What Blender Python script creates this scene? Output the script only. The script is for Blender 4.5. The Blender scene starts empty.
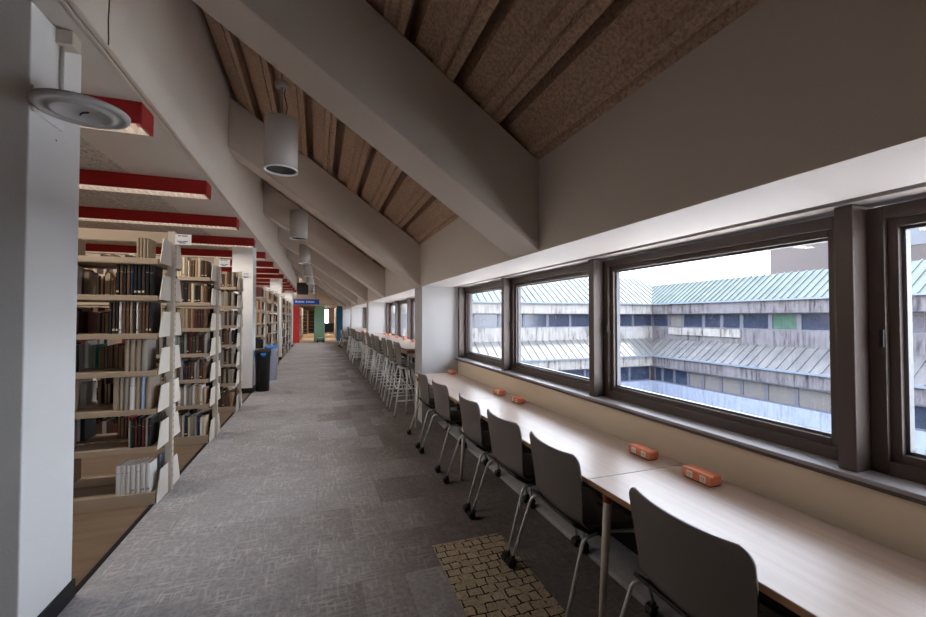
import bpy, bmesh, math, random
from mathutils import Vector, Matrix
S = bpy.context.scene
COL = S.collection
PI = math.pi
R = math.radians
rnd = random.Random(7)

# ------------------------------------------------------------------ materials
def srgb(r, g, b):
    f = lambda c: (c/255/12.92) if c/255 <= .04045 else ((c/255+.055)/1.055)**2.4
    return (f(r), f(g), f(b), 1)

def mat(name, col, rough=.6, metal=0, spec=.5, bump=0, bscale=60, var=0, vscale=4, emit=None, estr=0, coat=0):
    m = bpy.data.materials.new(name); m.use_nodes = True
    nt = m.node_tree; b = nt.nodes['Principled BSDF']
    b.inputs['Base Color'].default_value = col
    b.inputs['Roughness'].default_value = rough
    b.inputs['Metallic'].default_value = metal
    b.inputs['Specular IOR Level'].default_value = spec
    b.inputs['Coat Weight'].default_value = coat
    if emit:
        b.inputs['Emission Color'].default_value = emit
        b.inputs['Emission Strength'].default_value = estr
    if var or bump:
        tc = nt.nodes.new('ShaderNodeTexCoord')
    if var:
        n = nt.nodes.new('ShaderNodeTexNoise'); n.inputs['Scale'].default_value = vscale; n.inputs['Detail'].default_value = 5
        nt.links.new(tc.outputs['Object'], n.inputs['Vector'])
        mx = nt.nodes.new('ShaderNodeMix'); mx.data_type = 'RGBA'
        mx.inputs[6].default_value = tuple(c*(1-var) for c in col[:3])+(1,)
        mx.inputs[7].default_value = tuple(min(1, c*(1+var)) for c in col[:3])+(1,)
        nt.links.new(n.outputs['Fac'], mx.inputs[0]); nt.links.new(mx.outputs[2], b.inputs['Base Color'])
    if bump:
        n2 = nt.nodes.new('ShaderNodeTexNoise'); n2.inputs['Scale'].default_value = bscale; n2.inputs['Detail'].default_value = 6
        nt.links.new(tc.outputs['Object'], n2.inputs['Vector'])
        bp = nt.nodes.new('ShaderNodeBump'); bp.inputs['Strength'].default_value = bump; bp.inputs['Distance'].default_value = .02
        nt.links.new(n2.outputs['Fac'], bp.inputs['Height']); nt.links.new(bp.outputs['Normal'], b.inputs['Normal'])
    return m

class G:
    """small node-graph helper"""
    def __init__(s, name, rough=.8, spec=.3):
        s.m = bpy.data.materials.new(name); s.m.use_nodes = True
        s.nt = s.m.node_tree; s.b = s.nt.nodes['Principled BSDF']
        s.b.inputs['Roughness'].default_value = rough; s.b.inputs['Specular IOR Level'].default_value = spec
        s.tc = s.nt.nodes.new('ShaderNodeTexCoord')
    def n(s, t, **kw):
        x = s.nt.nodes.new(t)
        for k, v in kw.items(): setattr(x, k, v)
        return x
    def l(s, a, b): s.nt.links.new(a, b)
    def mapping(s, scale=(1,1,1), loc=(0,0,0), rot=(0,0,0), src=None):
        x = s.n('ShaderNodeMapping'); x.inputs['Scale'].default_value = scale; x.inputs['Location'].default_value = loc; x.inputs['Rotation'].default_value = rot
        s.l(src or s.tc.outputs['Object'], x.inputs['Vector']); return x.outputs[0]
    def noise(s, vec, scale, detail=4, rough=.5):
        x = s.n('ShaderNodeTexNoise'); x.inputs['Scale'].default_value = scale; x.inputs['Detail'].default_value = detail; x.inputs['Roughness'].default_value = rough
        s.l(vec, x.inputs['Vector']); return x.outputs['Fac']
    def ramp(s, fac, stops, interp='LINEAR'):
        x = s.n('ShaderNodeValToRGB'); e = x.color_ramp; e.interpolation = interp
        while len(e.elements) < len(stops): e.elements.new(.5)
        for el, (p, c) in zip(e.elements, stops):
            el.position = p; el.color = c if len(c) == 4 else tuple(c)+(1,)
        s.l(fac, x.inputs[0]); return x.outputs[0]
    def mix(s, fac, a, b, mode='MIX'):
        x = s.n('ShaderNodeMix', data_type='RGBA', blend_type=mode)
        for v, i in ((fac, 0), (a, 6), (b, 7)):
            if isinstance(v, (int, float)): x.inputs[i].default_value = v
            elif isinstance(v, tuple): x.inputs[i].default_value = v if len(v) == 4 else v+(1,)
            else: s.l(v, x.inputs[i])
        return x.outputs[2]
    def math(s, op, a, b=0):
        x = s.n('ShaderNodeMath', operation=op)
        for v, i in ((a, 0), (b, 1)):
            if isinstance(v, (int, float)): x.inputs[i].default_value = v
            else: s.l(v, x.inputs[i])
        return x.outputs[0]
    def col(s, c): s.l(c, s.b.inputs['Base Color'])
    def bump(s, h, st=.5, d=.01):
        x = s.n('ShaderNodeBump'); x.inputs['Strength'].default_value = st; x.inputs['Distance'].default_value = d
        s.l(h, x.inputs['Height']); s.l(x.outputs[0], s.b.inputs['Normal'])

def carpet_material():
    g = G('grey_carpet', .95, .1)
    v = g.tc.outputs['Object']
    wob = g.noise(g.mapping((1,1,1)), 6, 2)
    st1 = g.noise(g.mapping((7,46,1), rot=(0,0,.18)), 1, 4, .65)
    st2 = g.noise(g.mapping((46,7,1), rot=(0,0,-.12)), 1, 4, .65)
    st3 = g.noise(g.mapping((38,38,1), rot=(0,0,.8)), 1, 3, .6)
    patch = g.noise(v, 3.2, 4, .6)
    s1 = g.ramp(st1, [(.50, (0,0,0)), (.64, (1,1,1))]); s2 = g.ramp(st2, [(.50, (0,0,0)), (.64, (1,1,1))])
    both = g.mix(1, s1, s2, 'LIGHTEN')
    pm = g.ramp(patch, [(.32, (0,0,0)), (.62, (1,1,1))])
    f = g.mix(1, both, pm, 'MULTIPLY')
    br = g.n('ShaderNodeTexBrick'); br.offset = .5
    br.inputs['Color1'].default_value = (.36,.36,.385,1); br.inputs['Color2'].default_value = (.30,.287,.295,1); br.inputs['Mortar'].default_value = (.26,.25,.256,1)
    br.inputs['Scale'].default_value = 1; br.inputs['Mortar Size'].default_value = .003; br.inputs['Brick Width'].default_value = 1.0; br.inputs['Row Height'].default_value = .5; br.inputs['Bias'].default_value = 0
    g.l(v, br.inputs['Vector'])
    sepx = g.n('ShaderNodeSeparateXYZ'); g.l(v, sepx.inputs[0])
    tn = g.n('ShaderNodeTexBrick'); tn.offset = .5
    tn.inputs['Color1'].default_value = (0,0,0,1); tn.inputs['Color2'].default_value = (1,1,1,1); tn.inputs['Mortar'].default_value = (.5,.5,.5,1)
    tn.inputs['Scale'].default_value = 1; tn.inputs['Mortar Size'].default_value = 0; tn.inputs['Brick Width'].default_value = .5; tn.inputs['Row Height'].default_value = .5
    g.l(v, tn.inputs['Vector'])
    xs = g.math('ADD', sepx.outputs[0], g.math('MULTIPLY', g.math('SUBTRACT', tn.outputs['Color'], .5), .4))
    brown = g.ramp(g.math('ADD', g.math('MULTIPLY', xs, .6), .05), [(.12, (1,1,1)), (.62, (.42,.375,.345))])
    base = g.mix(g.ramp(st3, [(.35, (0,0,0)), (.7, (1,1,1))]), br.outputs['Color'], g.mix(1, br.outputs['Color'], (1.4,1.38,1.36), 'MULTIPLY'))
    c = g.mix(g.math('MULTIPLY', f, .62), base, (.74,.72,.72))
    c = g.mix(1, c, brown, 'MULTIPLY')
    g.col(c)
    fine = g.noise(v, 400, 2)
    g.bump(fine, .25, .004)
    return g.m

def tan_floor_material():
    g = G('tan_vinyl_floor', .38, .4)
    v = g.tc.outputs['Object']
    n = g.noise(g.mapping((2,14,1)), 1, 5, .6)
    g.col(g.ramp(n, [(.3, srgb(118,98,80)), (.7, srgb(138,116,95))]))
    return g.m

def mosaic_material():
    g = G('mosaic_carpet', .95, .1)
    v = g.tc.outputs['Object']
    nz = g.n('ShaderNodeTexNoise'); nz.inputs['Scale'].default_value = 9; nz.inputs['Detail'].default_value = 3
    g.l(v, nz.inputs['Vector'])
    wv = g.mix(.035, v, nz.outputs['Color'], 'ADD')
    br = g.n('ShaderNodeTexBrick'); br.offset = .37; br.offset_frequency = 2; br.squash = .75; br.squash_frequency = 3
    br.inputs['Color1'].default_value = srgb(206,190,164); br.inputs['Color2'].default_value = srgb(190,174,150); br.inputs['Mortar'].default_value = srgb(28,26,24)
    br.inputs['Scale'].default_value = 1; br.inputs['Mortar Size'].default_value = .0045; br.inputs['Brick Width'].default_value = .085; br.inputs['Row Height'].default_value = .068
    g.l(wv, br.inputs['Vector'])
    sp = g.noise(v, 120, 3)
    brk = g.ramp(g.noise(v, 16, 2), [(.52,(0,0,0)),(.60,(1,1,1))])
    tile = g.mix(brk, br.outputs['Color'], srgb(188,172,148))
    g.col(g.mix(g.ramp(sp, [(.4,(0,0,0)),(.65,(.5,.5,.5))]), tile, srgb(60,54,48)))
    return g.m

def deck_material():
    g = G('sprayed_acoustic_deck', .95, .1)
    v = g.tc.outputs['Object']
    n = g.noise(v, 55, 6, .7); n2 = g.noise(v, 2.5, 3)
    c = g.ramp(n, [(.3, srgb(150,122,102)), (.52, srgb(214,184,160)), (.72, srgb(242,216,194))])
    g.col(g.mix(g.math('MULTIPLY', n2, .5), c, srgb(166,140,118)))
    g.bump(n, .8, .02)
    return g.m

def acoustic_tile_material():
    g = G('acoustic_ceiling_tile', .9, .2)
    v = g.tc.outputs['Object']
    br = g.n('ShaderNodeTexBrick'); br.offset = 0
    br.inputs['Color1'].default_value = srgb(176,170,163); br.inputs['Color2'].default_value = srgb(168,161,154); br.inputs['Mortar'].default_value = srgb(196,190,184)
    br.inputs['Scale'].default_value = 1; br.inputs['Mortar Size'].default_value = .012; br.inputs['Brick Width'].default_value = .61; br.inputs['Row Height'].default_value = 1.735
    g.l(g.mapping(loc=(0,.72,0)), br.inputs['Vector'])
    n = g.noise(v, 45, 5, .75)
    g.col(g.mix(g.ramp(n, [(.5,(0,0,0)),(.62,(1,1,1))]), br.outputs['Color'], srgb(112,104,97)))
    g.bump(n, .4, .01)
    return g.m

def wood_top_material():
    g = G('pale_maple_laminate', .36, .5)
    v = g.tc.outputs['Object']
    n = g.noise(g.mapping((26,1.3,8)), 1, 6, .6)
    g.col(g.ramp(n, [(.3, srgb(180,161,148)), (.55, srgb(190,172,160)), (.75, srgb(198,181,169))]))
    return g.m

def stained_material(name, base, dark, axis, light=None, thr=.5):
    """weathered concrete with vertical streaks; AXIS is the horizontal run of the wall"""
    g = G(name, .9, .2)
    sc = (4.5,4.5,.55)
    n = g.noise(g.mapping(sc), 1, 7, .75)
    n2 = g.noise(g.mapping((.5,.5,.5)), 1, 3)
    c = g.ramp(n, [(thr-.12, tuple(min(1, q*1.35) for q in base[:3])), (thr, base), (thr+.10, dark)])
    if light: c = g.mix(g.ramp(n2, [(.45,(0,0,0)),(.65,(.7,.7,.7))]), c, light)
    g.col(c)
    return g.m

def copper_material(name, c1, c2, axis):
    g = G(name, .6, .3)
    sep = g.n('ShaderNodeSeparateXYZ'); g.l(g.tc.outputs['Object'], sep.inputs[0])
    v = g.mapping((1.5,.12,1) if axis == 'x' else (.12,1.5,1))
    n = g.noise(v, 1, 4)
    fine = g.noise(g.tc.outputs['Object'], 3, 5)
    c = g.ramp(n, [(.35, c1), (.6, c2)])
    g.col(g.mix(g.math('MULTIPLY', fine, .4), c, (c1[0]*.8, c1[1]*.8, c1[2]*.8)))
    return g.m

def glass_material(name, tint=(.96,.975,.99), refl=.12):
    m = bpy.data.materials.new(name); m.use_nodes = True; nt = m.node_tree
    for n in list(nt.nodes): nt.nodes.remove(n)
    o = nt.nodes.new('ShaderNodeOutputMaterial'); t = nt.nodes.new('ShaderNodeBsdfTransparent'); gl = nt.nodes.new('ShaderNodeBsdfGlossy')
    fr = nt.nodes.new('ShaderNodeLayerWeight'); fr.inputs[0].default_value = .5; pw = nt.nodes.new('ShaderNodeMath'); pw.operation = 'POWER'; pw.inputs[1].default_value = 5
    mu = nt.nodes.new('ShaderNodeMath'); mu.operation = 'MULTIPLY_ADD'; mu.inputs[1].default_value = .45; mu.inputs[2].default_value = .03
    t.inputs[0].default_value = tint+(1,); gl.inputs['Roughness'].default_value = .02
    mx = nt.nodes.new('ShaderNodeMixShader')
    nt.links.new(fr.outputs['Facing'], pw.inputs[0]); nt.links.new(pw.outputs[0], mu.inputs[0]); nt.links.new(mu.outputs[0], mx.inputs[0]); nt.links.new(t.outputs[0], mx.inputs[1]); nt.links.new(gl.outputs[0], mx.inputs[2]); nt.links.new(mx.outputs[0], o.inputs[0])
    return m

M = {}
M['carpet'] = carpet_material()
M['tanfloor'] = tan_floor_material()
M['mosaic'] = mosaic_material()
M['deck'] = deck_material()
M['actile'] = acoustic_tile_material()
M['woodtop'] = wood_top_material()
M['woodedge'] = mat('maple_edge_band', srgb(176,134,98), .45, var=.12, vscale=12)
M['concrete'] = mat('painted_warm_grey', srgb(204,194,185), .8, bump=.12, bscale=120, var=.03, vscale=2)
M['offwhite'] = mat('painted_off_white', srgb(180,178,178), .7, bump=.08, bscale=90, var=.02, vscale=2)
M['columnwhite'] = mat('painted_column_white', srgb(226,226,226), .6, bump=.08, bscale=90, var=.02, vscale=2)
M['soffit'] = mat('painted_white_soffit', srgb(172,164,161), .7, bump=.05, bscale=90)
M['plainceil'] = mat('painted_ceiling', srgb(182,174,167), .8, bump=.06, bscale=80, var=.03)
M['trim'] = mat('cream_trim', srgb(190,180,168), .6)
M['groove'] = mat('grey_groove', srgb(120,118,112), .7)
M['tanwall'] = mat('tan_painted_wall', srgb(240,222,198), .75, bump=.06, bscale=80, var=.03, vscale=3)
M['blackbase'] = mat('black_rubber_base', srgb(30,30,33), .6, spec=.3)
M['wallshade'] = mat('wall_shade_black', srgb(26,25,26), .7, spec=.2)  # deep shade low on the window wall, put into the colour
M['bronze'] = mat('dark_bronze_aluminium', srgb(86,73,67), .42, metal=.2, var=.1, vscale=5)
M['bead'] = mat('grey_glazing_bead', srgb(96,98,104), .45)
M['sill'] = mat('grey_brown_sill_top', srgb(150,146,148), .35, var=.2, vscale=6)
M['glass'] = glass_material('window_glass')
M['red'] = mat('red_fixture_enamel', srgb(150,12,16), .4)
M['lens'] = mat('fluorescent_lens', srgb(235,228,218), .4, emit=(1,.93,.84,1), estr=.9)
M['louver'] = mat('louver_metal', srgb(214,206,196), .4, metal=.1)
M['lightgrey'] = mat('light_grey_enamel', srgb(178,174,170), .5)
M['black'] = mat('black_plastic', srgb(18,18,20), .45)
M['shell'] = mat('taupe_grey_polymer_shell', srgb(112,105,101), .42, bump=.05, bscale=300)
M['pan'] = mat('black_polymer_seat_pan', srgb(22,20,20), .5)
M['chrome'] = mat('satin_chrome', srgb(240,240,242), .32, metal=.3)
M['stoolmetal'] = mat('silver_powder_coat', srgb(232,234,238), .38, metal=.1)
M['tableleg'] = mat('white_powder_coat', srgb(236,228,220), .45)
M['copper'] = mat('orange_copper_collar', srgb(168,84,48), .4)
M['pod'] = mat('orange_plastic', srgb(226,134,96), .38, spec=.5)
M['podplate'] = mat('white_socket_plate', srgb(238,228,212), .4)
M['podslot'] = mat('grey_socket_slot', srgb(110,100,92), .5)
M['shelf'] = mat('beige_steel_shelf', srgb(164,146,126), .5, var=.05)
M['post'] = mat('cream_steel_post', srgb(196,184,168), .5)
M['bracket'] = mat('off_white_steel_bracket', srgb(226,218,206), .5)
M['card'] = mat('white_card', srgb(232,232,236), .6)
M['ink'] = mat('dark_ink', srgb(70,72,80), .6)
M['blue'] = mat('blue_plastic', srgb(40,120,210), .4)
M['bluesign'] = mat('blue_sign_panel', srgb(20,70,165), .5)
M['signtext'] = mat('pale_blue_lettering', srgb(190,215,245), .5)
M['palebin'] = mat('pale_blue_grey_plastic', srgb(176,190,212), .45)
M['redpanel'] = mat('red_end_panel', srgb(188,36,34), .5)
M['greenpanel'] = mat('green_end_panel', srgb(112,148,122), .55)
M['bluepanel'] = mat('teal_blue_end_panel', srgb(36,110,150), .5)
M['farcarpet'] = mat('tan_far_carpet', srgb(166,140,112), .9, var=.12, vscale=3)
M['dark'] = mat('dark_grille', srgb(48,44,44), .6)
M['strip'] = mat('pale_grey_floor_strip', srgb(176,174,176), .85, bump=.3, bscale=160, var=.25, vscale=22)
M['farwall'] = mat('warm_far_wall', srgb(196,172,148), .8, var=.1, vscale=1)

book_cols = {
 'dark brown': (62,44,36), 'brown': (96,70,52), 'tan': (164,138,110), 'black': (26,24,26), 'grey': (142,136,130),
 'maroon': (92,30,30), 'navy': (34,40,66), 'white': (214,212,210), 'cream': (204,188,160), 'dark green': (42,60,46),
 'taupe': (150,136,120), 'red': (176,40,38), 'teal': (50,128,130), 'orange': (208,104,58), 'light blue': (150,172,204), 'blue': (44,92,160),
}
for k, c in book_cols.items(): M['book_'+k] = mat('book_cloth_'+k.replace(' ', '_'), srgb(*c), .6, spec=.35)
M['pages'] = mat('book_pages', srgb(206,192,168), .8)

# ------------------------------------------------------------------ mesh building
class MB:
    def __init__(s): s.v = []; s.f = []; s.mi = []; s.sm = []; s.cur = 0
    def add(s, vs, fs, smooth=False):
        o = len(s.v); s.v += [tuple(x) for x in vs]
        for f in fs: s.f.append([o+i for i in f]); s.mi.append(s.cur); s.sm.append(smooth)
        return s
    def box(s, x0, x1, y0, y1, z0, z1):
        return s.add([(x0,y0,z0),(x1,y0,z0),(x1,y1,z0),(x0,y1,z0),(x0,y0,z1),(x1,y0,z1),(x1,y1,z1),(x0,y1,z1)],
                     [(0,3,2,1),(4,5,6,7),(0,1,5,4),(1,2,6,5),(2,3,7,6),(3,0,4,7)])
    def prism(s, poly, axis, a, b, smooth=False):
        """poly: 2d points in the two other axes (x: (y,z), y: (x,z), z: (x,y)), counter-clockwise or not; normals are fixed later"""
        n = len(poly)
        def P(p, t): return {'x': (t,p[0],p[1]), 'y': (p[0],t,p[1]), 'z': (p[0],p[1],t)}[axis]
        vs = [P(p, a) for p in poly]+[P(p, b) for p in poly]
        fs = [tuple(range(n)), tuple(range(2*n-1, n-1, -1))]+[(i,(i+1)%n,n+(i+1)%n,n+i) for i in range(n)]
        s.add(vs, fs[:2]); o = len(s.v)-2*n
        for f in fs[2:]: s.f.append([o+i for i in f]); s.mi.append(s.cur); s.sm.append(smooth)
        return s
    def lathe(s, prof, c=(0,0,0), n=24, axis='z', smooth=True):
        vs = []; fs = []
        for r, h in prof:
            for k in range(n):
                a = 2*PI*k/n; p = (r*math.cos(a), r*math.sin(a), h)
                if axis == 'x': p = (p[2],p[0],p[1])
                if axis == 'y': p = (p[1],p[2],p[0])
                vs.append((p[0]+c[0],p[1]+c[1],p[2]+c[2]))
        m = len(prof)
        for j in range(m-1):
            for k in range(n): fs.append((j*n+k, j*n+(k+1)%n, (j+1)*n+(k+1)%n, (j+1)*n+k))
        s.add(vs, fs, smooth)
        o = len(s.v)-len(vs)
        for j in (0, m-1):
            if prof[j][0] > 1e-4 and tuple(prof[0]) != tuple(prof[-1]):
                s.f.append([o+j*n+k for k in (range(n) if j else range(n-1,-1,-1))]); s.mi.append(s.cur); s.sm.append(False)
        return s
    def cyl(s, c, r, h, n=20, axis='z', r2=None): return s.lathe([(r,0),(r if r2 is None else r2,h)], c, n, axis)
    def tube(s, pts, r, n=10, r2=None):
        pts = [Vector(p) for p in pts]; rings = []; up = None
        for i, p in enumerate(pts):
            d = (pts[min(i+1,len(pts)-1)]-pts[max(i-1,0)]).normalized()
            if up is None:
                up = Vector((0,0,1)) if abs(d.z) < .9 else Vector((1,0,0))
            a = d.cross(up).normalized(); b = a.cross(d).normalized(); up = b
            rr = r if r2 is None else r+(r2-r)*i/(len(pts)-1)
            rings.append([p+a*rr*math.cos(2*PI*k/n)+b*rr*math.sin(2*PI*k/n) for k in range(n)])
        vs = [v for ring in rings for v in ring]; fs = []
        for j in range(len(pts)-1):
            for k in range(n): fs.append((j*n+k, j*n+(k+1)%n, (j+1)*n+(k+1)%n, (j+1)*n+k))
        s.add(vs, fs, True); o = len(s.v)-len(vs); L = len(pts)-1
        s.add([], []); s.f.append([o+k for k in range(n-1,-1,-1)]); s.mi.append(s.cur); s.sm.append(False)
        s.f.append([o+L*n+k for k in range(n)]); s.mi.append(s.cur); s.sm.append(False)
        return s
    def grid(s, fn, nu, nv, smooth=True):
        vs = [fn(i/(nu-1), j/(nv-1)) for j in range(nv) for i in range(nu)]
        fs = [(j*nu+i, j*nu+i+1, (j+1)*nu+i+1, (j+1)*nu+i) for j in range(nv-1) for i in range(nu-1)]
        return s.add(vs, fs, smooth)
    def build(s, name, m, parent=None, loc=None, bevel=0, seg=2, fix=True, solid=0, sub=0, tag_=None):
        me = bpy.data.meshes.new(name); me.from_pydata(s.v, [], s.f)
        for mm in (m if isinstance(m, (list, tuple)) else [m]): me.materials.append(mm)
        for p, mi, sm in zip(me.polygons, s.mi, s.sm): p.material_index = mi; p.use_smooth = sm
        if fix:
            bm = bmesh.new(); bm.from_mesh(me); bmesh.ops.recalc_face_normals(bm, faces=bm.faces); bm.to_mesh(me); bm.free()
        me.update()
        o = bpy.data.objects.new(name, me); COL.objects.link(o)
        if parent: o.parent = parent
        if loc: o.location = loc
        if solid:
            q = o.modifiers.new('solid', 'SOLIDIFY'); q.thickness = solid; q.offset = 0
        if sub:
            q = o.modifiers.new('sub', 'SUBSURF'); q.levels = sub; q.render_levels = sub
        if bevel:
            q = o.modifiers.new('bevel', 'BEVEL'); q.width = bevel; q.segments = seg; q.limit_method = 'ANGLE'; q.angle_limit = R(40)
        return o

def arc(p, c, q, r, n=5):
    """corner of a tube path at c between p and q, filleted with radius r"""
    p, c, q = Vector(p), Vector(c), Vector(q)
    a = (p-c).normalized(); b = (q-c).normalized(); t = r
    return [tuple((c+a*t)*(1-k/n)**2+c*2*(k/n)*(1-k/n)+(c+b*t)*(k/n)**2) for k in range(n+1)]

def tag(o, label=None, cat=None, group=None, kind=None):
    if label: o['label'] = label
    if cat: o['category'] = cat
    if group: o['group'] = group
    if kind: o['kind'] = kind
    return o
def thing(name, label, cat, loc=(0,0,0), rz=0, group=None):
    o = bpy.data.objects.new(name, None); COL.objects.link(o); o.empty_display_size = .1
    o.location = loc; o.rotation_euler = (0,0,rz)
    return tag(o, label, cat, group)
def struct(o, label=None, cat=None): return tag(o, label, cat, None, 'structure')
KIDS = {}
def copy_tree(o, parent=None):
    c = o.copy(); COL.objects.link(c)
    if parent: c.parent = parent
    for ch in [x for x in o.children]: copy_tree(ch, c)
    return c
def dup(o, loc, rz, label, group=None):
    c = copy_tree(o); c.location = loc; c.rotation_euler = (0,0,rz); c['label'] = label
    if group: c['group'] = group
    return c

# ------------------------------------------------------------------ key dimensions
XF, ZF = 1.41, 1.995        # lower edge of the dark fascia above the windows
XL, ZC = -1.10, 3.03        # left fascia, lowered ceiling
KS = .70                    # slope of the roof
DECK0 = 2.615               # deck height at the fascia
def deckz(x): return DECK0+KS*(XF-x)
Y0, Y1 = -6.6, 26.6
PIERS = [(-7.0,-.57), (5.89,6.37), (12.78,13.26), (19.67,20.15), (26.56,26.9)]  # first span is a blank wall added to hold back daylight
BAY0 = [(-.57,5.87), (6.37,12.78), (13.26,19.67), (20.15,26.56)]

# ------------------------------------------------------------------ floor
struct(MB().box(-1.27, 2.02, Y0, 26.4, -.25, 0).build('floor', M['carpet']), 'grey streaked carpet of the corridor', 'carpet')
struct(MB().box(-6.0, -1.30, Y0, 26.4, -.25, -.001).build('floor_stacks', M['tanfloor']), 'tan smooth floor under the bookcases', 'floor')
struct(MB().box(-1.30, -1.27, Y0, 26.4, -.25, .006).build('trim_1', M['blackbase']), 'black edging strip between carpet and tan floor', 'trim')
struct(MB().box(-6.0, 9, 26.4, 46, -.25, .0).build('floor_far', M['farcarpet']), 'tan carpet of the far room', 'carpet')
struct(MB().box(.735, 1.235, 1.73, 2.73, 0, .003).build('floor_tile', M['mosaic']), 'tan carpet tile with dark cracked mosaic lines beside the chairs', 'carpet tile')
cv = MB(); cv.prism([(1.66,0),(1.70,.012),(1.76,.022),(1.84,.026),(1.93,.03),(1.95,0)], 'y', -.56, 5.88, True)  # low raised band, paler than the carpet
struct(cv.build('trim_2', M['strip']), 'pale grey raised floor strip along the window wall under the tables', 'trim')
struct(MB().box(1.38, 1.42, 21.5, 26.4, 0, .012).build('trim_3', M['blackbase']), 'thin black edging strip on the far carpet', 'trim')

# ------------------------------------------------------------------ window wall
for i, (a, b) in enumerate(BAY0):
    struct(MB().box(1.98, 2.30, a, b, -.25, .911).build('wall_right', M['tanwall']), 'tan wall below the windows, bay %d' % (i+1), 'wall')
    struct(MB().box(1.945, 1.979, a+.01, b-.01, 0, .66).build('wall_shade_panel', M['wallshade']), 'black panel standing in for shade low on the window wall, bay %d' % (i+1), 'shade_panel')  # black panel painted in place of the deep shade under the desks
    s_ = MB(); s_.box(1.93, 2.30, a, b, .929, .947); s_.cur = 1; s_.box(1.938, 2.30, a, b, .911, .929)
    struct(s_.build('window_sill', [M['sill'], M['bronze']], bevel=.003), 'dark bronze window sill, bay %d' % (i+1), 'window sill')
for i, (a, b) in enumerate(PIERS):
    struct(MB().box(1.43, 2.14, a, b, -.25, 2.0).build('pier', M['offwhite'], bevel=.006), ['pale solid wall behind the camera, added to block window light', 'white pier at the end of the near desks', 'second white pier past the bar stools', 'third white pier past the bar stools', 'last white pier by the far room'][i], 'pier')
# soffit with a recessed groove, dark fascia, roof edge
sf = MB(); sf.box(XF+.007, 1.885, Y0, 26.9, ZF, ZF+.05); sf.box(1.95, 2.30, Y0, 26.9, ZF, ZF+.05); sf.cur = 1; sf.box(1.885, 1.95, Y0, 26.9, ZF+.02, ZF+.05)
struct(sf.build('ceiling_soffit', [M['soffit'], M['groove']]), 'white soffit over the windows', 'soffit')
fa = MB(); fa.prism([(XF,ZF),(XF,deckz(XF)+.25),(2.6,deckz(2.6)+.25),(2.6,ZF+.15),(2.31,ZF+.052),(XF+.006,ZF+.052),(XF+.006,ZF)], 'y', Y0, 26.9)
struct(fa.build('wall_fascia', M['concrete']), 'dark grey fascia between soffit and sloping ceiling', 'wall')

# windows: posts and glazed frames
npost = nwin = 0
def post(y):
    global npost; npost += 1
    lab = 'bronze window post %s' % ({2: 'beside the nearest window', 3: 'third from the white pier', 4: 'second from the white pier'}.get(npost, 'number %d along the wall' % npost))
    struct(MB().box(1.97, 2.13, y-.031, y+.031, .946, 1.992).build('window_post', M['bronze'], bevel=.004), lab, 'window post')
def window(a, b):
    """one glazed unit between posts at a and b"""
    global nwin; nwin += 1
    w = struct(thing('window_%d' % nwin, 'bronze framed window number %d along the wall' % nwin, 'window', (2.06, (a+b)/2, .946)))
    w['kind'] = 'structure'
    hw = (b-a)/2-.031; h = 1.98-.946
    f = MB()
    t = .052
    for (x0, x1, t0, t1) in ((0, .10, 0, t), (.022, .085, t-.004, t+.032)):
        f.box(x0, x1, -hw+t0, -hw+t1, t0, h-t0); f.box(x0, x1, hw-t1, hw-t0, t0, h-t0)
        f.box(x0, x1, -hw+t1, hw-t1, t0, t1); f.box(x0, x1, -hw+t1, hw-t1, h-t1, h-t0)
    f.build('frame', M['bronze'], w, bevel=.003)
    g = MB(); q = t+.032
    for (x0, x1) in ((.045, .075),):
        e = .012
        g.box(x0, x1, -hw+q, -hw+q+e, q, h-q); g.box(x0, x1, hw-q-e, hw-q, q, h-q); g.box(x0, x1, -hw+q, hw-q, q, q+e); g.box(x0, x1, -hw+q, hw-q, h-q-e, h-q)
    g.build('bead', M['bead'], w)
    MB().box(.06, .066, -hw+q, hw-q, q, h-q).build('pane', M['glass'], w)
    MB().box(-.012, .0, hw-.05, hw-.035, h*.47, h*.47+.07).build('latch', M['black'], w, bevel=.003)
for bi, (a, b) in enumerate(BAY0):
    n = 4; st = (b-a)/n
    for k in range(n+1):
        y = a+k*st
        if k == 0: y += .04
        if k == n: y -= .06 if bi == 0 else .04
        post(y)
    for k in range(n): window(a+k*st+(.04 if k == 0 else 0), a+(k+1)*st-((.06 if bi == 0 else .04) if k == n-1 else 0))

# ------------------------------------------------------------------ sloping ceiling deck, beams, left fascia
dk = MB()
prof = []
per = .318; x = XF+.03
def deck_profile():
    pts = []; x = 1.43
    while x > XL-.15:
        seq = [(0,0),(.042,0),(.047,.022),(.058,.022),(.063,0),(.105,0),(.116,.045),(.19,.05),(.232,.065),(.238,.20),(.302,.20),(.314,0)]
        for dx, dz in seq:
            pts.append((x-dx, dz))
        x -= per
    return pts
pp = [(a, deckz(a)+.005+d) for a, d in deck_profile()]
top = [(pp[-1][0], deckz(pp[-1][0])+.3), (pp[0][0], deckz(pp[0][0])+.3)]
n = len(pp); vs = []; fs = []
for yy in (Y0, 26.9): vs += [(a, yy, z) for a, z in pp+top]
N = n+2
for i in range(N): fs.append((i, (i+1)%N, N+(i+1)%N, N+i))
dk.add(vs, fs)
struct(dk.build('ceiling', M['deck']), 'brown ribbed sprayed acoustic ceiling deck', 'ceiling')
bi = 0
yb = 2.46-3.45*3
names = {3: 'nearest sloping concrete beam overhead', 4: 'second sloping beam, ending at the white pier', 5: 'third sloping concrete beam', 6: 'fourth sloping concrete beam'}
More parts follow.
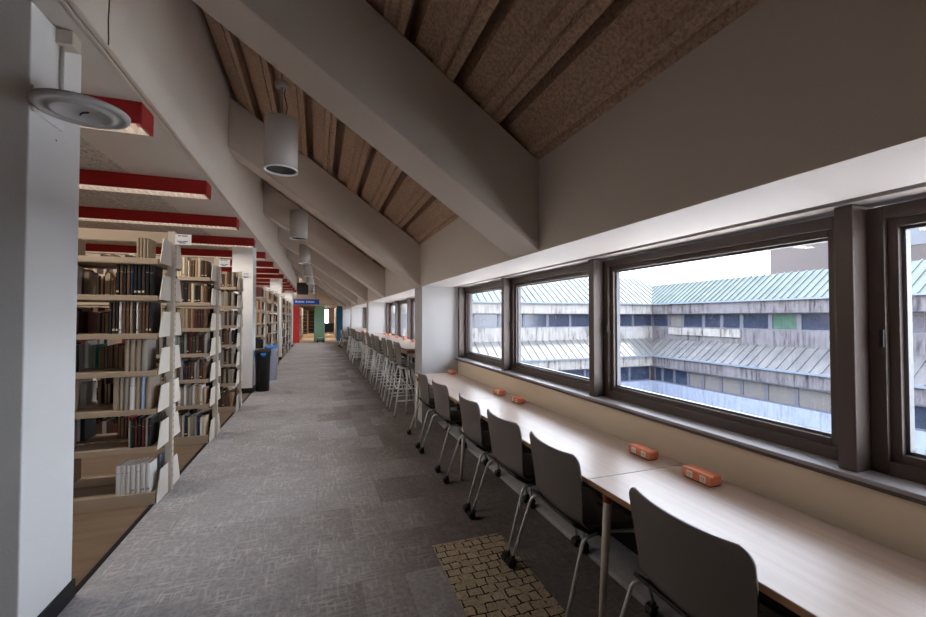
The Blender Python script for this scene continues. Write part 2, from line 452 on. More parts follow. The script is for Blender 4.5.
for k in range(11):
    y = 2.46+(k-3)*3.445
    if y > 26.3: break
    b = MB(); xa, xb = XF+.01, XL-.01
    b.prism([(xa,ZF+.0),(xa,deckz(xa)+.004),(xb,deckz(xb)+.004),(xb,ZF+.689*(XF-xb))], 'y', y, y+.425)
    struct(b.build('ceiling_beam', M['concrete'], bevel=.008), names.get(k, 'sloping concrete beam number %d of the row' % (k+1)), 'beam')
lf = MB(); lf.prism([(XL,ZC),(XL,deckz(XL)+.2),(XL-.2,deckz(XL)+.2),(XL-.2,ZC+.101),(XL-.01,ZC+.101),(XL-.01,ZC)], 'y', Y0, 26.4)
wl = struct(lf.build('wall_left', M['concrete']), 'pale fascia wall over the left edge of the corridor', 'wall')
cr = MB(); cr.tube([(XL+.0015,2.745+.004*math.sin(i*1.7),3.03+i*.05) for i in range(14)], .0035, 5); cr.build('crack', M['dark'], wl)
tr = MB(); tr.box(XL-.012, XL+.012, Y0, 26.4, ZC-.012, ZC-.0005); tr.box(XL-.05, XL-.03, Y0, 26.4, ZC-.008, ZC-.0005)
struct(tr.build('trim_4', M['trim'], bevel=.003), 'cream double trim along the edge of the lowered ceiling', 'trim')
struct(MB().box(-1.85, XL-.012, Y0, 26.4, ZC, ZC+.1).build('ceiling_edge', M['plainceil']), 'plain plaster band at the edge of the lowered ceiling', 'ceiling')
struct(MB().box(-6.0, -1.85, Y0, 26.4, ZC, ZC+.1).build('ceiling_tiles', M['actile']), 'acoustic tiled ceiling above the bookcases', 'ceiling')
struct(MB().box(-6.2, -6.0, Y0, 46, -.25, 4.6).build('wall_stacks', M['farwall']), 'far wall behind the bookcases', 'wall')
struct(MB().box(-6.2, 2.6, Y0-.2, Y0, -.25, 5).build('wall_back', M['concrete']), 'wall behind the camera', 'wall')
# columns
for i, y in enumerate((-4.44, 2.455, 9.40, 16.30, 23.2)):
    r_ = struct(thing('column', ['column behind the camera', 'near white column with the round shelf', 'second column, behind the black waste bin', 'third column along the bookcases', 'last column before the red end panel'][i], 'column', (0,0,0)))
    MB().box(-1.66, -1.275, y, y+.435, 0, ZC).build('shaft', M['columnwhite'], r_, bevel=.006)
    MB().box(-1.672, -1.263, y-.012, y+.447, 0, .10).build('base_trim', M['blackbase'], r_, bevel=.004)
    if i == 1:
        for (yy, zz, rr) in ((2.56,2.43,.008),(2.68,2.385,.011),(2.665,2.455,.005),(2.57,2.62,.007)):
            MB().cyl((-1.2755,yy,zz), rr, .0012, 14, 'x').build('plaster_patch' if rr > .006 else 'screw_hole', M['card'] if rr > .006 else M['black'], r_)
    if i == 2:
        tag(MB().box(-1.475, -1.435, y-.008, y, 2.10, 2.14).build('wall_plate', M['card'], r_, bevel=.003), 'small white plate')

# ------------------------------------------------------------------ things on the near column
# round shelf dish: horizontal disc on a bracket
t = thing('round_wall_shelf', 'white shallow round shelf bracketed to the near white column', 'wall shelf', (-1.075,2.445,2.535))
d = MB(); d.lathe([(.0005,-.004),(.098,-.004),(.104,-.013),(.118,-.016),(.126,-.007),(.15,-.004),(.158,-.012),(.176,-.010),(.183,.0),(.183,.010),(.172,.014),(.10,.016),(.0005,.016)], (0,0,0), 48)
d.build('dish', M['offwhite'], t)
b = MB(); b.prism([(.02,-.02),(.012,.10),(.045,.108),(.10,.06),(.19,.032),(.26,.02),(.26,-.02)], 'x', -.1995, -.188)
b.prism([(-.19,.0),(-.19,.03),(-.05,.018),(-.05,.012)], 'y', .03, .045)
b.build('bracket', M['card'], t, bevel=.003)
MB().cyl((-.188,.052,.062), .017, .003, 16, 'x').build('bolt_hole', M['black'], t)
s_ = MB(); s_.tube([(-.02,.03,-.008),(.0,.0,-.0095),(.03,-.012,-.008)], .004, 6); s_.build('latch_wire', M['dark'], t)
t = thing('conduit', 'thin grey vertical conduit with a top box on the near column', 'conduit', (-1.275,2.675,2.62))
c = MB(); c.tube([(.012,0,0),(.012,0,.36)], .009, 10); c.build('pipe', M['lightgrey'], t)
c = MB(); c.box(0, .07, -.035, .05, .33, .405); c.build('junction_box', M['trim'], t, bevel=.004)

# ------------------------------------------------------------------ red fluorescent fixtures
red0 = None
LY = [3.49+1.735*k for k in range(0, 13)]
ordn = ['first','second','third','fourth','fifth','sixth','seventh','eighth','ninth','tenth','eleventh','twelfth','thirteenth','fourteenth','fifteenth','sixteenth','seventeenth','eighteenth','nineteenth','twentieth']
for i, y in enumerate(LY):
    k = i
    lab = ('red ceiling light over the bookcases, %s in the row past the near column' % ordn[k]) if k >= 0 else 'red ceiling light behind the camera, number %d' % (-k)
    if red0 is None:
        red0 = thing('ceiling_light', lab, 'ceiling light', (-1.16,y,ZC), 0, 'red ceiling lights above the bookcases')
        L = 3.6
        h = MB(); h.box(-L, 0, -.11, .11, -.03, 0); h.box(-L, 0, -.11, -.098, -.15, -.03); h.box(-L, 0, .098, .11, -.15, -.03)
        h.build('housing', M['red'], red0, bevel=.002)
        MB().box(-.014, .002, -.108, .108, -.149, -.001).build('end_cap', M['red'], red0, bevel=.003)
        MB().box(-L+.02, -.02, -.097, .097, -.075, -.06).build('lens', M['lens'], red0)
        lv = MB()
        for q in range(60): lv.box(-.03-q*.06, -.026-q*.06, -.097, .097, -.148, -.10)
        lv.box(-L+.02, -.02, -.099, -.094, -.152, -.10); lv.box(-L+.02, -.02, .094, .099, -.152, -.10)
        lv.build('louver', M['louver'], red0)
    else:
        dup(red0, (-1.16,y,ZC), 0, lab)
    ld = bpy.data.lights.new('tube_light', 'AREA'); ld.shape = 'RECTANGLE'; ld.size = 3.4; ld.size_y = .17; ld.energy = 20; ld.color = (1,.93,.84)
    lo = bpy.data.objects.new('fluorescent_tube', ld); COL.objects.link(lo); lo.location = (-2.96,y,ZC-.155)

# ------------------------------------------------------------------ pendant cylinders
pend0 = None
for k in range(-2, 7):
    y = 4.05+3.445*k; xp = -.33
    lab = ('grey cylinder pendant lamp, %s hanging under the ribbed ceiling' % ordn[k]) if k >= 0 else 'grey cylinder pendant lamp behind the camera, number %d' % (-k)
    if pend0 is None:
        pend0 = thing('pendant_lamp', lab, 'pendant lamp', (xp,y,2.88), 0, 'cylinder pendant lamps')
        s_ = MB(); r_ = .142
        s_.lathe([(r_-.012,0),(r_,0),(r_,.455),(r_-.01,.465),(.0005,.467),(.0005,.455),(r_-.012,.45),(r_-.012,0)], (0,0,0), 36)
        s_.build('shade', M['lightgrey'], pend0)
        s_ = MB(); s_.lathe([(r_-.013,.012),(r_-.045,.12),(.06,.2),(.0005,.21)], (0,0,0), 30); s_.build('reflector', M['black'], pend0)
        s_ = MB(); s_.lathe([(r_-.002,-.003),(r_+.001,-.003),(r_+.001,.008),(r_-.014,.008),(r_-.014,-.003),(r_-.002,-.003)], (0,0,0), 36); s_.build('rim', M['card'], pend0)
        s_ = MB(); s_.tube([(0,0,.46),(0,0,.95)], .011, 10); s_.build('stem', M['lightgrey'], pend0)
        s_ = MB(); s_.tube([(.03,.02,.46),(.045,.03,.6),(.02,.02,.72),(.03,.01,.76)], .004, 6); s_.build('cord', M['dark'], pend0)
        s_ = MB(); s_.lathe([(.0005,.76),(.055,.76),(.06,.775),(.06,.80),(.05,.815),(.0005,.82)], (0,0,0), 28); s_.build('canopy', M['lightgrey'], pend0)
    else: dup(pend0, (xp,y,2.88), 0, lab)

# ------------------------------------------------------------------ desks along the windows
def desk(y0, y1, label):
    t = thing('desk', label, 'desk', (1.59,(y0+y1)/2,0), 0, 'pale desks along the near windows')
    hl = (y1-y0)/2-.002
    MB().box(-.312, .312, -hl, hl, .716, .74).build('desktop', [M['woodtop']], t, bevel=.002)
    e = MB(); e.box(-.3135, -.312, -hl, hl, .714, .738); e.build('edge_band', M['woodedge'], t)
    for sx, sy in (((-1,1),(1,1)) if y0 > 0 else ((-1,-1),(-1,1),(1,-1),(1,1))):
        yy = sy*(hl-.09); xx = sx*.268
        l = MB(); l.tube([(xx,yy,.68),(xx-.0+sx*.03,yy+sy*.02,.004)], .021, 16, .0155); lo = l.build('leg', M['tableleg'], t)
        cl = MB(); cl.lathe([(.022,.66),(.0235,.662),(.026,.715),(.0005,.716)], (xx,yy,0), 18); cl.build('collar', M['copper'], lo)
    a = MB(); a.box(-.25, .25, -hl+.1, -hl+.14, .675, .716); a.box(-.25, .25, hl-.14, hl-.1, .675, .716); a.box(.20, .24, -hl+.14, hl-.14, .67, .716); a.build('under_frame', M['black'], t)
    tr_ = MB(); tr_.box(.05, .17, -hl+.25, hl-.25, .60, .606); tr_.box(.05, .056, -hl+.25, hl-.25, .606, .66); tr_.box(.164, .17, -hl+.25, hl-.25, .606, .716); tr_.build('cable_tray', M['black'], t)
    return t
desk(-.30, 1.75, 'pale wooden desk nearest the camera, its front edge running out of the picture')
desk(1.75, 3.80, 'middle pale wooden desk in the window row, with one orange pod at each end')
desk(3.80, 5.74, 'pale wooden desk in the window row that ends against the white pier')
pod0 = None
def pod(x, y, z, label, group):
    global pod0
    if pod0 is None:
        pod0 = thing('power_pod', label, 'power outlet', (x,y,z), 0, group)
        MB().box(-.036, .036, -.083, .083, .004, .054).build('body', M['pod'], pod0, bevel=.009, seg=3)
        for yy in (-.04, .036):
            p = MB().box(-.0385, -.0355, yy-.017, yy+.017, .012, .044).build('socket_plate', M['podplate'], pod0, bevel=.001)
            s_ = MB()
            for dy, dz, a, b in ((-.006,.03,.003,.008),(.006,.03,.003,.008),(0,.02,.004,.004)): s_.box(-.0392, -.0384, yy+dy-a/2, yy+dy+a/2, dz-b/2, dz+b/2)
            s_.build('socket_slots', M['podslot'], p)
        MB().box(-.028, .028, -.072, .072, 0, .005).build('base', M['black'], pod0)
    else: dup(pod0, (x,y,z), 0, label, group)
g_ = 'orange power pods on the near desks'
pod(1.79, 1.545, .74, 'orange power pod on the nearest desk, the biggest in view', g_)
pod(1.79, 1.93, .74, 'orange power pod just past the nearest seam between desks', g_)
pod(1.79, 3.53, .74, 'orange power pod before the farther desk seam', g_)
pod(1.79, 3.95, .74, 'orange power pod just past the farther desk seam', g_)
pod(1.80, 5.60, .74, 'orange power pod at the end of the desks by the white pier', g_)

# ------------------------------------------------------------------ chairs
def shell_back(zb, zt, w0, w1, x0, x1, wrap, r, foot):
    """curved back: local x backwards is negative; the foot of the back rolls forward into the seat"""
    def fn(u, v):
        s = (u-.5)*2
        if v < .28:
            q = v/.28; a = q*PI/2
            x = x0+foot*(1-math.sin(a)); z = zb+foot*.8*(1-math.cos(a)); w = w0*.93+w0*.07*q
        else:
            q = (v-.28)/.72; zlo = zb+foot*.8; z = zlo+(zt-zlo)*q
            x = x0+(x1-x0)*(q**1.25); w = w0+(w1-w0)*math.sin(q*PI*.55)
            if z > zt-r:
                k = (z-(zt-r))/r; w -= r*(1-math.sqrt(max(0, 1-k*k)))*.9
        x += wrap*(s*s)*(.6+.4*v)
        z2 = z
        return (x, s*w, z2)
    return fn
def warp_v(n):
    return None
def make_chair(label, group):
    t = thing('desk_chair', label, 'chair', (0,0,0), 0, group)
    b = MB(); f0 = shell_back(.455, .845, .245, .268, -.155, -.205, .045, .05, .09)
    ease = lambda v: 1-(1-v)**1.35
    b.grid(lambda u, v: f0(.5-.5*math.cos(u*PI), ease(v)), 25, 30)
    b.build('backrest', M['shell'], t, solid=.011)
    s_ = MB()
    def seat(u, v):
        s = (u-.5)*2; w = .225+.02*math.sin(v*PI)
        if v > .8: w -= .05*((v-.8)/.2)**2
        x = -.07+.345*v; z = .455-.012*math.cos(s*PI/2)*math.sin(v*PI)+.018*s*s*(1-v)
        if v > .75: z -= .035*((v-.75)/.25)**2
        return (x, s*w, z)
    s_.grid(seat, 17, 17); s_.build('seat', M['shell'], t, solid=.012)
    p = MB()
    def pan(u, v):
        s = (u-.5)*2; x = -.165+.40*v
        z = .445-.055*math.sin(min(1, v*1.3)*PI)*(1-s*s*.6)+.05*max(0, .3-v)/.3
        return (x, s*(.235-.03*v), z)
    p.grid(pan, 15, 13); p.build('seat_pan', M['pan'], t, solid=.014)
    for sy in (-1, 1):
        for sx in (-1, 1):
            foot = (sx*.262, sy*.30, .062); bend = (sx*(.14 if sx < 0 else .19), sy*.272, .436); end = (sx*.03, sy*.225, .43)
            l = MB(); l.tube([foot]+arc(foot, bend, end, .035)+[end], .0085, 12); lo = l.build('leg', M['chrome'], t)
            c = MB(); cx, cy = foot[0]-.012, foot[1]
            c.lathe([(.0005,-.023),(.022,-.023),(.027,-.018),(.027,-.004),(.014,-.003),(.014,.003),(.027,.004),(.027,.018),(.022,.023),(.0005,.023)], (cx,cy,.0275), 18, 'y')
            c.lathe([(.009,.045),(.016,.047),(.018,.058),(.011,.072),(.0005,.074)], (foot[0],cy,0), 14)
            c.prism([(cx-.03,.03),(cx-.018,.052),(cx+.012,.06),(foot[0]+.014,.056),(foot[0]+.012,.045),(cx+.01,.04)], 'y', cy-.024, cy+.024)
            c.build('caster', M['black'], lo)
    x_ = MB(); x_.tube([(0,-.24,.42),(0,.24,.42)], .01, 10); x_.tube([(.11,-.24,.42),(.11,.24,.42)], .01, 10); x_.build('cross_bar', M['black'], t)
    return t
g_ = 'grey desk chairs along the near desks'
chair_spec = [(1.15,1.395,-1,'grey desk chair nearest the camera, cut by the bottom of the picture'),
 (2.03,1.40,-1.5,'second grey desk chair from the camera, beside the desk leg'),
 (2.70,1.40,1,'third grey desk chair from the camera'),
 (3.40,1.40,-1,'grey desk chair before the farther pair of orange pods, fourth from the camera'),
 (4.30,1.395,2,'grey desk chair next to last before the white pier'),
 (5.08,1.40,-2,'grey desk chair last in the near row, beside the white pier')]
ch0 = None
for y, x, rz, lab in chair_spec:
    if ch0 is None: ch0 = make_chair(lab, g_); ch0.location = (x,y,0); ch0.rotation_euler = (0,0,R(rz))
    else: dup(ch0, (x,y,0), R(rz), lab, g_)
for y, x, rz, lab in ((21.8,1.36,3,'grey low desk chair past the bar stools at the far end'), (23.0,1.30,-6,'farthest grey low desk chair, before the far room')):
    dup(ch0, (x,y,0), R(rz), lab, 'grey low chairs at the far end')

# ------------------------------------------------------------------ bar counters and stools
def counter(y0, y1, label):
    t = thing('bar_counter', label, 'bar counter', (1.60,(y0+y1)/2,0)); hl = (y1-y0)/2
    MB().box(-.315, .315, -hl, hl, 1.025, 1.05).build('countertop', M['woodtop'], t, bevel=.003)
    MB().box(-.318, -.315, -hl, hl, 1.026, 1.049).build('edge_band', M['woodedge'], t)
    k = max(2, int(round(hl*2/2.1))+1)
    for i in range(k):
        yy = -hl+.12+(2*hl-.24)*i/(k-1)
        for sx in (-1, 1):
            l = MB(); l.tube([(sx*.24,yy,.99),(sx*.27,yy,.004)], .02, 12, .016); lo = l.build('leg', M['tableleg'], t)
        MB().box(-.26, .26, yy-.02, yy+.02, .965, 1.025).build('cross_rail', M['copper'], t, bevel=.003)
counter(6.40, 12.75, 'pale bar-height counter past the white pier')
counter(13.29, 19.64, 'farther pale bar-height counter past the second pier')
for i, y in enumerate((8.04,8.96,9.97,11.0,11.9)):
    pod(1.79, y, 1.05, 'orange power pod on the bar counter, %s past the white pier' % ordn[i], 'orange power pods on the bar counters')
for i, y in enumerate((14.4,15.4,16.6)):
    pod(1.79, y, 1.05, 'orange power pod on the farther bar counter, %s past the second pier' % ordn[i], 'orange power pods on the bar counters')
def make_stool(label, group):
    t = thing('bar_stool', label, 'bar stool', (0,0,0), 0, group)
    b = MB(); f0 = shell_back(.765, 1.15, .215, .235, -.165, -.215, .05, .05, .08)
    b.grid(lambda u, v: f0(.5-.5*math.cos(u*PI), 1-(1-v)**1.35), 21, 24); b.build('backrest', M['shell'], t, solid=.011)
    s_ = MB()
    def seat(u, v):
        s = (u-.5)*2; w = .205+.02*math.sin(v*PI)-(.05*((v-.8)/.2)**2 if v > .8 else 0)
        return (-.09+.33*v, s*w, .765-.012*math.cos(s*PI/2)*math.sin(v*PI)-(.03*((v-.75)/.25)**2 if v > .75 else 0))
    s_.grid(seat, 15, 15); s_.build('seat', M['shell'], t, solid=.014)
    feet = {}
    for sy in (-1, 1):
        for sx in (-1, 1):
            top_ = (sx*.12-.0, sy*.17, .745); ft = (sx*.245, sy*.235, .006)
            l = MB(); l.tube([ft, tuple((Vector(ft)+Vector(top_))/2), top_], .012, 12, .014); lo = l.build('leg', M['stoolmetal'], t)
            MB().cyl((ft[0],ft[1],0), .014, .012, 12).build('glide', M['black'], lo)
            feet[sx, sy] = lambda z, ft=ft, top_=top_: tuple(Vector(ft)+(Vector(top_)-Vector(ft))*((z-.006)/(.745-.006)))
    def rail(a, b, z, nm):
        m = MB(); m.tube([feet[a](z), feet[b](z)], .011, 10); m.build(nm, M['stoolmetal'], t)
    rail((1,-1),(1,1),.30,'footrest'); rail((-1,-1),(1,-1),.42,'stretcher'); rail((-1,1),(1,1),.42,'stretcher'); rail((-1,-1),(-1,1),.42,'stretcher'); rail((-1,-1),(1,-1),.24,'stretcher'); rail((-1,1),(1,1),.24,'stretcher')
    m = MB(); m.box(-.14, .14, -.18, -.15, .735, .75); m.box(-.14, .14, .15, .18, .735, .75); m.box(-.13, .13, -.15, .15, .74, .752); m.build('seat_support', M['stoolmetal'], t)
    return t
g_ = 'grey bar stools along the bar counters'
st0 = None
for i, (y, x) in enumerate(((6.62,1.36),(7.32,1.36),(8.12,1.38),(9.0,1.36),(9.85,1.38),(10.9,1.37),(12.0,1.37),(14.0,1.30),(15.0,1.30),(16.4,1.36),(17.6,1.34))):
    lab = 'grey bar stool with silver legs, %s from the white pier' % ordn[i]
    if st0 is None: st0 = make_stool(lab, g_); st0.location = (x,y,0)
    else: dup(st0, (x,y,0), R(rnd.uniform(-4, 4)), lab, g_)

# ------------------------------------------------------------------ bookcases
SHZ = [.10, .475, .785, 1.10, 1.41, 1.725, 2.035]
SEC = .915; NSEC = 3; XE = -1.255
HB = .30   # half depth
def make_bookcase(label, group):
    """double-sided steel bookcase, origin under its corridor post"""
    t = thing('bookcase', label, 'bookcase', (XE,0,0), 0, group)
    bpoly = lambda s: [(s*(HB-.005),-.03),(s*(HB-.08),.185),(s*.03,.185),(s*.03,-.03)]
    for k in range(NSEC+1):
        p = MB(); x = -k*SEC
        p.box(x-.028, x+.028, -.022, .022, 0, 2.32); po = p.build('post', M['post'], t, bevel=.002)
        sl = MB()
        for q in range(40): sl.box(x-.0285, x+.0285, -.012, -.008, .12+q*.054, .14+q*.054); sl.box(x-.0285, x+.0285, .008, .012, .12+q*.054, .14+q*.054)
        if k == 0: sl.build('post_slots', M['dark'], po)
    for s in (-1, 1):
        for li, z in enumerate(SHZ):
            for k in range(NSEC):
                xa, xb = -(k+1)*SEC+.012, -k*SEC-.012
                sh = MB(); lo_, hi_ = sorted((s*.03, s*(HB-.012))); sh.box(xa, xb, lo_, hi_, z-.012, z)
                lo_, hi_ = sorted((s*(HB-.014), s*HB)); sh.box(xa, xb, lo_, hi_, z-(.04 if li else .10), z+.004)
                if li == 0: pass
                so = sh.build('shelf' if li else 'base_shelf', M['shelf'], t, bevel=.002)
                for x in ((xb+.012, ) if k == 0 else (xb+.012,)):
                    br = MB(); br.prism([(y, z+dz) for y, dz in bpoly(s)] if li else [(s*HB,0),(s*(HB-.01),.06),(s*(HB-.085),.26),(s*.03,.26),(s*.03,0)], 'x', x-.003, x+.003); br.build('bracket', M['bracket'], so)
    cp = MB()
    for k in range(NSEC): cp.box(-(k+1)*SEC+.03, -k*SEC-.03, -.016, .016, 2.215, 2.31)
    cp.build('top_rail', M['shelf'], t, bevel=.002)
    bk = MB()
    for k in range(NSEC): bk.box(-(k+1)*SEC+.03, -k*SEC-.03, -.004, .004, .02, .10)
    bk.build('base_rail', M['shelf'], t)
    sg = MB(); sg.box(.028, .155, -.026, -.023, 2.205, 2.30); so = sg.build('range_sign', M['card'], t); so['label'] = 'white card sign'
    tx = MB()
    for a, b, z in ((.05,.075,2.285),(.08,.125,2.285),(.045,.085,2.235),(.09,.13,2.235),(.06,.11,2.222)): tx.box(a, b, -.0268, -.026, z-.004, z+.004)
    tx.build('sign_text', M['ink'], so)
    return t
SY = [4.38, 6.12, 7.84, 11.32, 13.06, 14.8, 18.2, 19.95, 21.7]
slab = ['nearest to the camera, beside the near white column', 'second from the camera', 'third from the camera, before the second column', 'first past the second column, behind the black bin', 'second past the second column', 'third past the second column', 'first past the third column', 'second past the third column', 'last before the blue sign']
bc0 = None
for y, l_ in zip(SY, slab):
    lab = 'beige steel double-sided bookcase, '+l_
    if bc0 is None: bc0 = make_bookcase(lab, 'beige steel bookcases'); bc0.location = (XE,y,0)
    else: dup(bc0, (XE,y,0), 0, lab)

# ------------------------------------------------------------------ books
# a unit book: width along x (spine), depth along y (spine at -y), height z; the mesh is shared per colour and scaled
def book_mesh(colname, sticker):
    m = MB(); t_ = .09
    prof = [(-.5,.5),(-.5,-.42),(-.3,-.485),(0,-.5),(.3,-.485),(.5,-.42),(.5,.5),(.5-t_,.5),(.5-t_,-.40),(-.5+t_,-.40),(-.5+t_,.5)]
    m.prism(prof, 'z', 0, 1)
    m.cur = 1; m.box(-.5+t_, .5-t_, -.42, .47, .012, .985)
    m.cur = 2
    if sticker: m.box(-.32, .32, -.502, -.47, .10, .16)
    m.cur = 3
    if not sticker: m.box(-.36, .36, -.5015, -.46, .74, .755)
    me = m.build('book', [M['book_'+colname], M['pages'], M['book_cream'] if colname not in ('white','grey','taupe','cream','tan','light blue') else M['book_taupe'], M['book_tan'] if colname not in ('white','cream','tan') else M['book_grey']], None)
    d = me.data; bpy.data.objects.remove(me); return d
BM = {(k, q): book_mesh(k, q) for k in book_cols for q in (0, 1)}
NAMED = [0]
STUFF = []     # (colour, x, y, z, w, d, h, facing, lean)
nb_ord = ordn
def put_book(col, xr, yface, z, w, d, h, facing, lean, label, group):
    """xr: right side of the book; facing -1 spine to -y, +1 spine to +y"""
    if label is None: STUFF.append((col, xr, yface, z, w, d, h, facing, lean)); return
    o = bpy.data.objects.new('book', BM[col, int(rnd.random() < .3)]); COL.objects.link(o)
    o.scale = (w, d, h); o.rotation_euler = (0, lean, 0 if facing < 0 else PI)
    o.location = (xr-w/2, yface-facing*d/2, z)
    tag(o, label, 'book', group); NAMED[0] += 1
def row(case, level, pal, xa, xb, hmin, hmax, wmin, wmax, group, labelled=True, facing=-1, lean=0, where='from the end'):
    """fill a shelf from the corridor end XA towards XB (xa > xb); the bookcase number and shelf level make the label"""
    y = SY[case]+facing*(HB-.02); z = SHZ[level]+.001
    lvl = ['bottom shelf','second shelf up','third shelf up','fourth shelf up','fifth shelf up','sixth shelf up','top shelf'][level]
    cn = ['nearest bookcase','second bookcase','third bookcase'][case] if case < 3 else ''
    if facing > 0: cn = 'far side of '+cn
    x = xa; i = 0
    while x > xb:
        w = rnd.uniform(wmin, wmax); h = rnd.uniform(hmin, hmax); col = rnd.choice(pal) if isinstance(pal, list) else pal(i)
        d = rnd.uniform(.15, .2) if h < .25 else .21
        lab = None
        if labelled:
            place = (nb_ord[i] if i < 20 else 'number %d' % (i+1))+' '+where
            lab = '%s book, %s, %s, %s' % (col, place, lvl, cn)
        ln = lean*(1 if lean else 0)
        put_book(col, x, y, z, w, d, h, facing, ln, lab, group)
        x -= w+.0015+rnd.uniform(0, .001)+abs(math.sin(ln))*.004; i += 1
E_ = -1.285
P_old = ['dark brown','brown','tan','taupe','brown','maroon','tan','dark brown','black','grey']
P_dark = ['black','dark brown','black','dark brown','black','black','dark brown','black','navy','brown']
P_mix = ['dark brown','black','grey','maroon','brown','white','dark brown','taupe','tan','black']
# nearest bookcase, near side
g1 = 'books on the near side of the nearest bookcase'
row(0, 6, ['taupe','dark brown','tan','taupe','brown'], E_-.055, -1.43, .17, .175, .018, .026, g1)
row(0, 5, P_dark, E_-.02, -1.56, .255, .265, .02, .034, g1)
row(0, 4, ['black','grey','black','white','black','grey','brown','brown','tan','dark brown','brown','tan'], E_-.03, -1.60, .26, .268, .016, .026, g1)
row(0, 3, ['taupe','taupe','taupe','grey'], E_-.06, -1.50, .255, .262, .03, .045, g1)
row(0, 2, ['grey','white','taupe','grey','light blue','white','taupe'], E_-.03, -1.56, .262, .268, .026, .042, g1)
row(0, 1, ['black','grey','maroon','white','dark brown','grey','taupe','black'], E_-.02, -1.46, .22, .25, .016, .026, g1, lean=0)
row(0, 1, ['grey','white','black','taupe'], -1.475, -1.60, .23, .25, .02, .026, g1+' leaning', lean=-.16) if False else None
row(0, 0, ['white','white','grey','light blue','white','white'], E_-.02, -1.53, .235, .24, .026, .036, g1)
# nearest bookcase, far side (seen through the open shelves)
g2 = 'books on the far side of the nearest bookcase'
for li, (a, b, pal) in {0: (-1.30,-1.36,['teal','light blue']), 1: (-1.58,-1.66,['dark brown','red','black']), 2: (-1.60,-1.80,['black','grey','white','maroon','dark brown']), 3: (-1.55,-1.84,['brown','tan','dark brown','maroon','teal']), 4: (-1.60,-1.84,P_mix), 5: (-1.60,-1.84,['brown','maroon','brown','orange','cream','dark brown'])}.items():
    row(0, li, pal, a, b, .17, .23, .016, .03, g2, facing=1)
for li, pal in ((1,['navy','white']), (2,['grey','white']), (3,['teal','black']), (4,['light blue','black']), (5,['teal','dark brown']), (6,['tan'])):
    row(0, li, pal, -1.285, -1.33, .21, .25, .02, .03, g2+' by the post', facing=1, where='beside the post')
# second and third bookcases, near sides
g3 = 'books on the near side of the second bookcase'; g4 = 'books on the near side of the third bookcase'
p2 = {6: ['tan','brown','taupe','dark brown','brown','cream'], 5: ['dark brown','tan','brown','cream','black','tan'], 4: P_old, 3: ['dark brown','grey','brown','black','dark green','maroon'], 2: ['taupe','brown','grey','dark brown','tan','navy'], 1: ['brown','tan','white','dark brown','taupe','grey'], 0: ['navy','white','brown','grey','black','cream']}
for li in range(7):
    lo = -1.80 if li else -1.66
    row(1, li, p2[li], E_-.02, lo, .20, .255, .022, .036, g3)
for li in range(7):
    row(2, li, [['tan','brown','dark brown'],['grey','taupe','white','dark brown'],['grey','taupe','dark brown'],['grey','brown','black','taupe'],['grey','dark brown','taupe','navy'],['taupe','grey','white','dark brown'],['tan','brown','taupe','dark brown']][li], E_-.02, -1.72, .20, .26, .026, .042, g4)
# everything further back or further along: one mass of books
for ci in range(len(SY)):
    for li in range(7):
        for fc in (-1, 1):
            if ci == 0 and fc < 0: segs = [(-1.86,-2.9)] if li not in (0,6) else [(-2.1,-3.2)]
            elif ci == 0: segs = [(-1.90,-3.6)] if li not in (0,6) else [(-2.0,-3.0)]
            elif ci == 1 and fc < 0: segs = [(-1.90,-3.7)]
            elif ci == 2 and fc < 0: segs = [(-1.82,-3.2)]
            elif ci < 3: segs = [(-1.30,-3.4)]
            else: segs = [(-1.30,-2.1)]
            for a, b in segs: row(ci, li, P_old if li > 3 else P_mix, a-.005, b, .18, .255, .024, .042, None, labelled=False, facing=fc)
def stuff_books(items, name, label):
    cols = list(book_cols); bm = MB()
    for (c, xr, yf, z, w, d, h, fc, ln) in items:
        bm.cur = cols.index(c); y0, y1 = sorted((yf, yf-fc*d)); bm.box(xr-w, xr, y0, y1, z, z+h)
    o = bm.build(name, [M['book_'+c] for c in cols], fix=False); return tag(o, label, 'books', None, 'stuff')
stuff_books(STUFF, 'books', 'mass of older books filling the farther shelves of the bookcases')

# ------------------------------------------------------------------ bins by the second column
def wastebin(loc, m, lidm, bagm, label, name, r=.135, h=.84):
    t = thing(name, label, 'waste bin', loc)
    b = MB(); b.lathe([(r*.86,0),(r*.9,.01),(r,h-.06),(r+.012,h-.055),(r+.012,h-.02),(r-.012,h-.02),(r*.84,.02),(.0005,.02)], (0,0,0), 28); b.build('body', m, t)
    bag = MB(); bag.lathe([(r+.014,h-.15),(r+.02,h-.11),(r+.016,h-.055),(r+.014,h-.06),(r+.013,h-.15)], (0,0,0), 28) if bagm else None
    if bagm: 
        bg = MB()
        for a0 in (.2, 1.5, 3.2, 4.6):
            pts = [((r+.01)*math.cos(a0+q*.12), (r+.01)*math.sin(a0+q*.12)) for q in range(6)]
            n0 = len(bg.v)
            bg.v += [(x,y,h-.10-.05*math.sin(q*PI/5)) for q, (x, y) in enumerate(pts)]+[(x*1.06,y*1.06,h-.06) for x, y in pts]
            for q in range(5): bg.f.append([n0+q,n0+q+1,n0+6+q+1,n0+6+q]); bg.mi.append(0); bg.sm.append(True)
        bg.build('bag_edge', bagm, t, solid=.003)
    l = MB(); l.lathe([(r+.016,h-.055),(r+.018,h-.03),(r+.008,h),(r*.7,h+.012),(r*.62,h+.002),(r*.6,h-.03),(r*.55,h-.03)], (0,0,0), 28); l.build('lid', lidm, t)
wastebin((-1.10,9.60,0), M['black'], M['black'], M['blue'], 'tall black waste bin with blue bag edges by the second column', 'waste_bin', .145, .86)
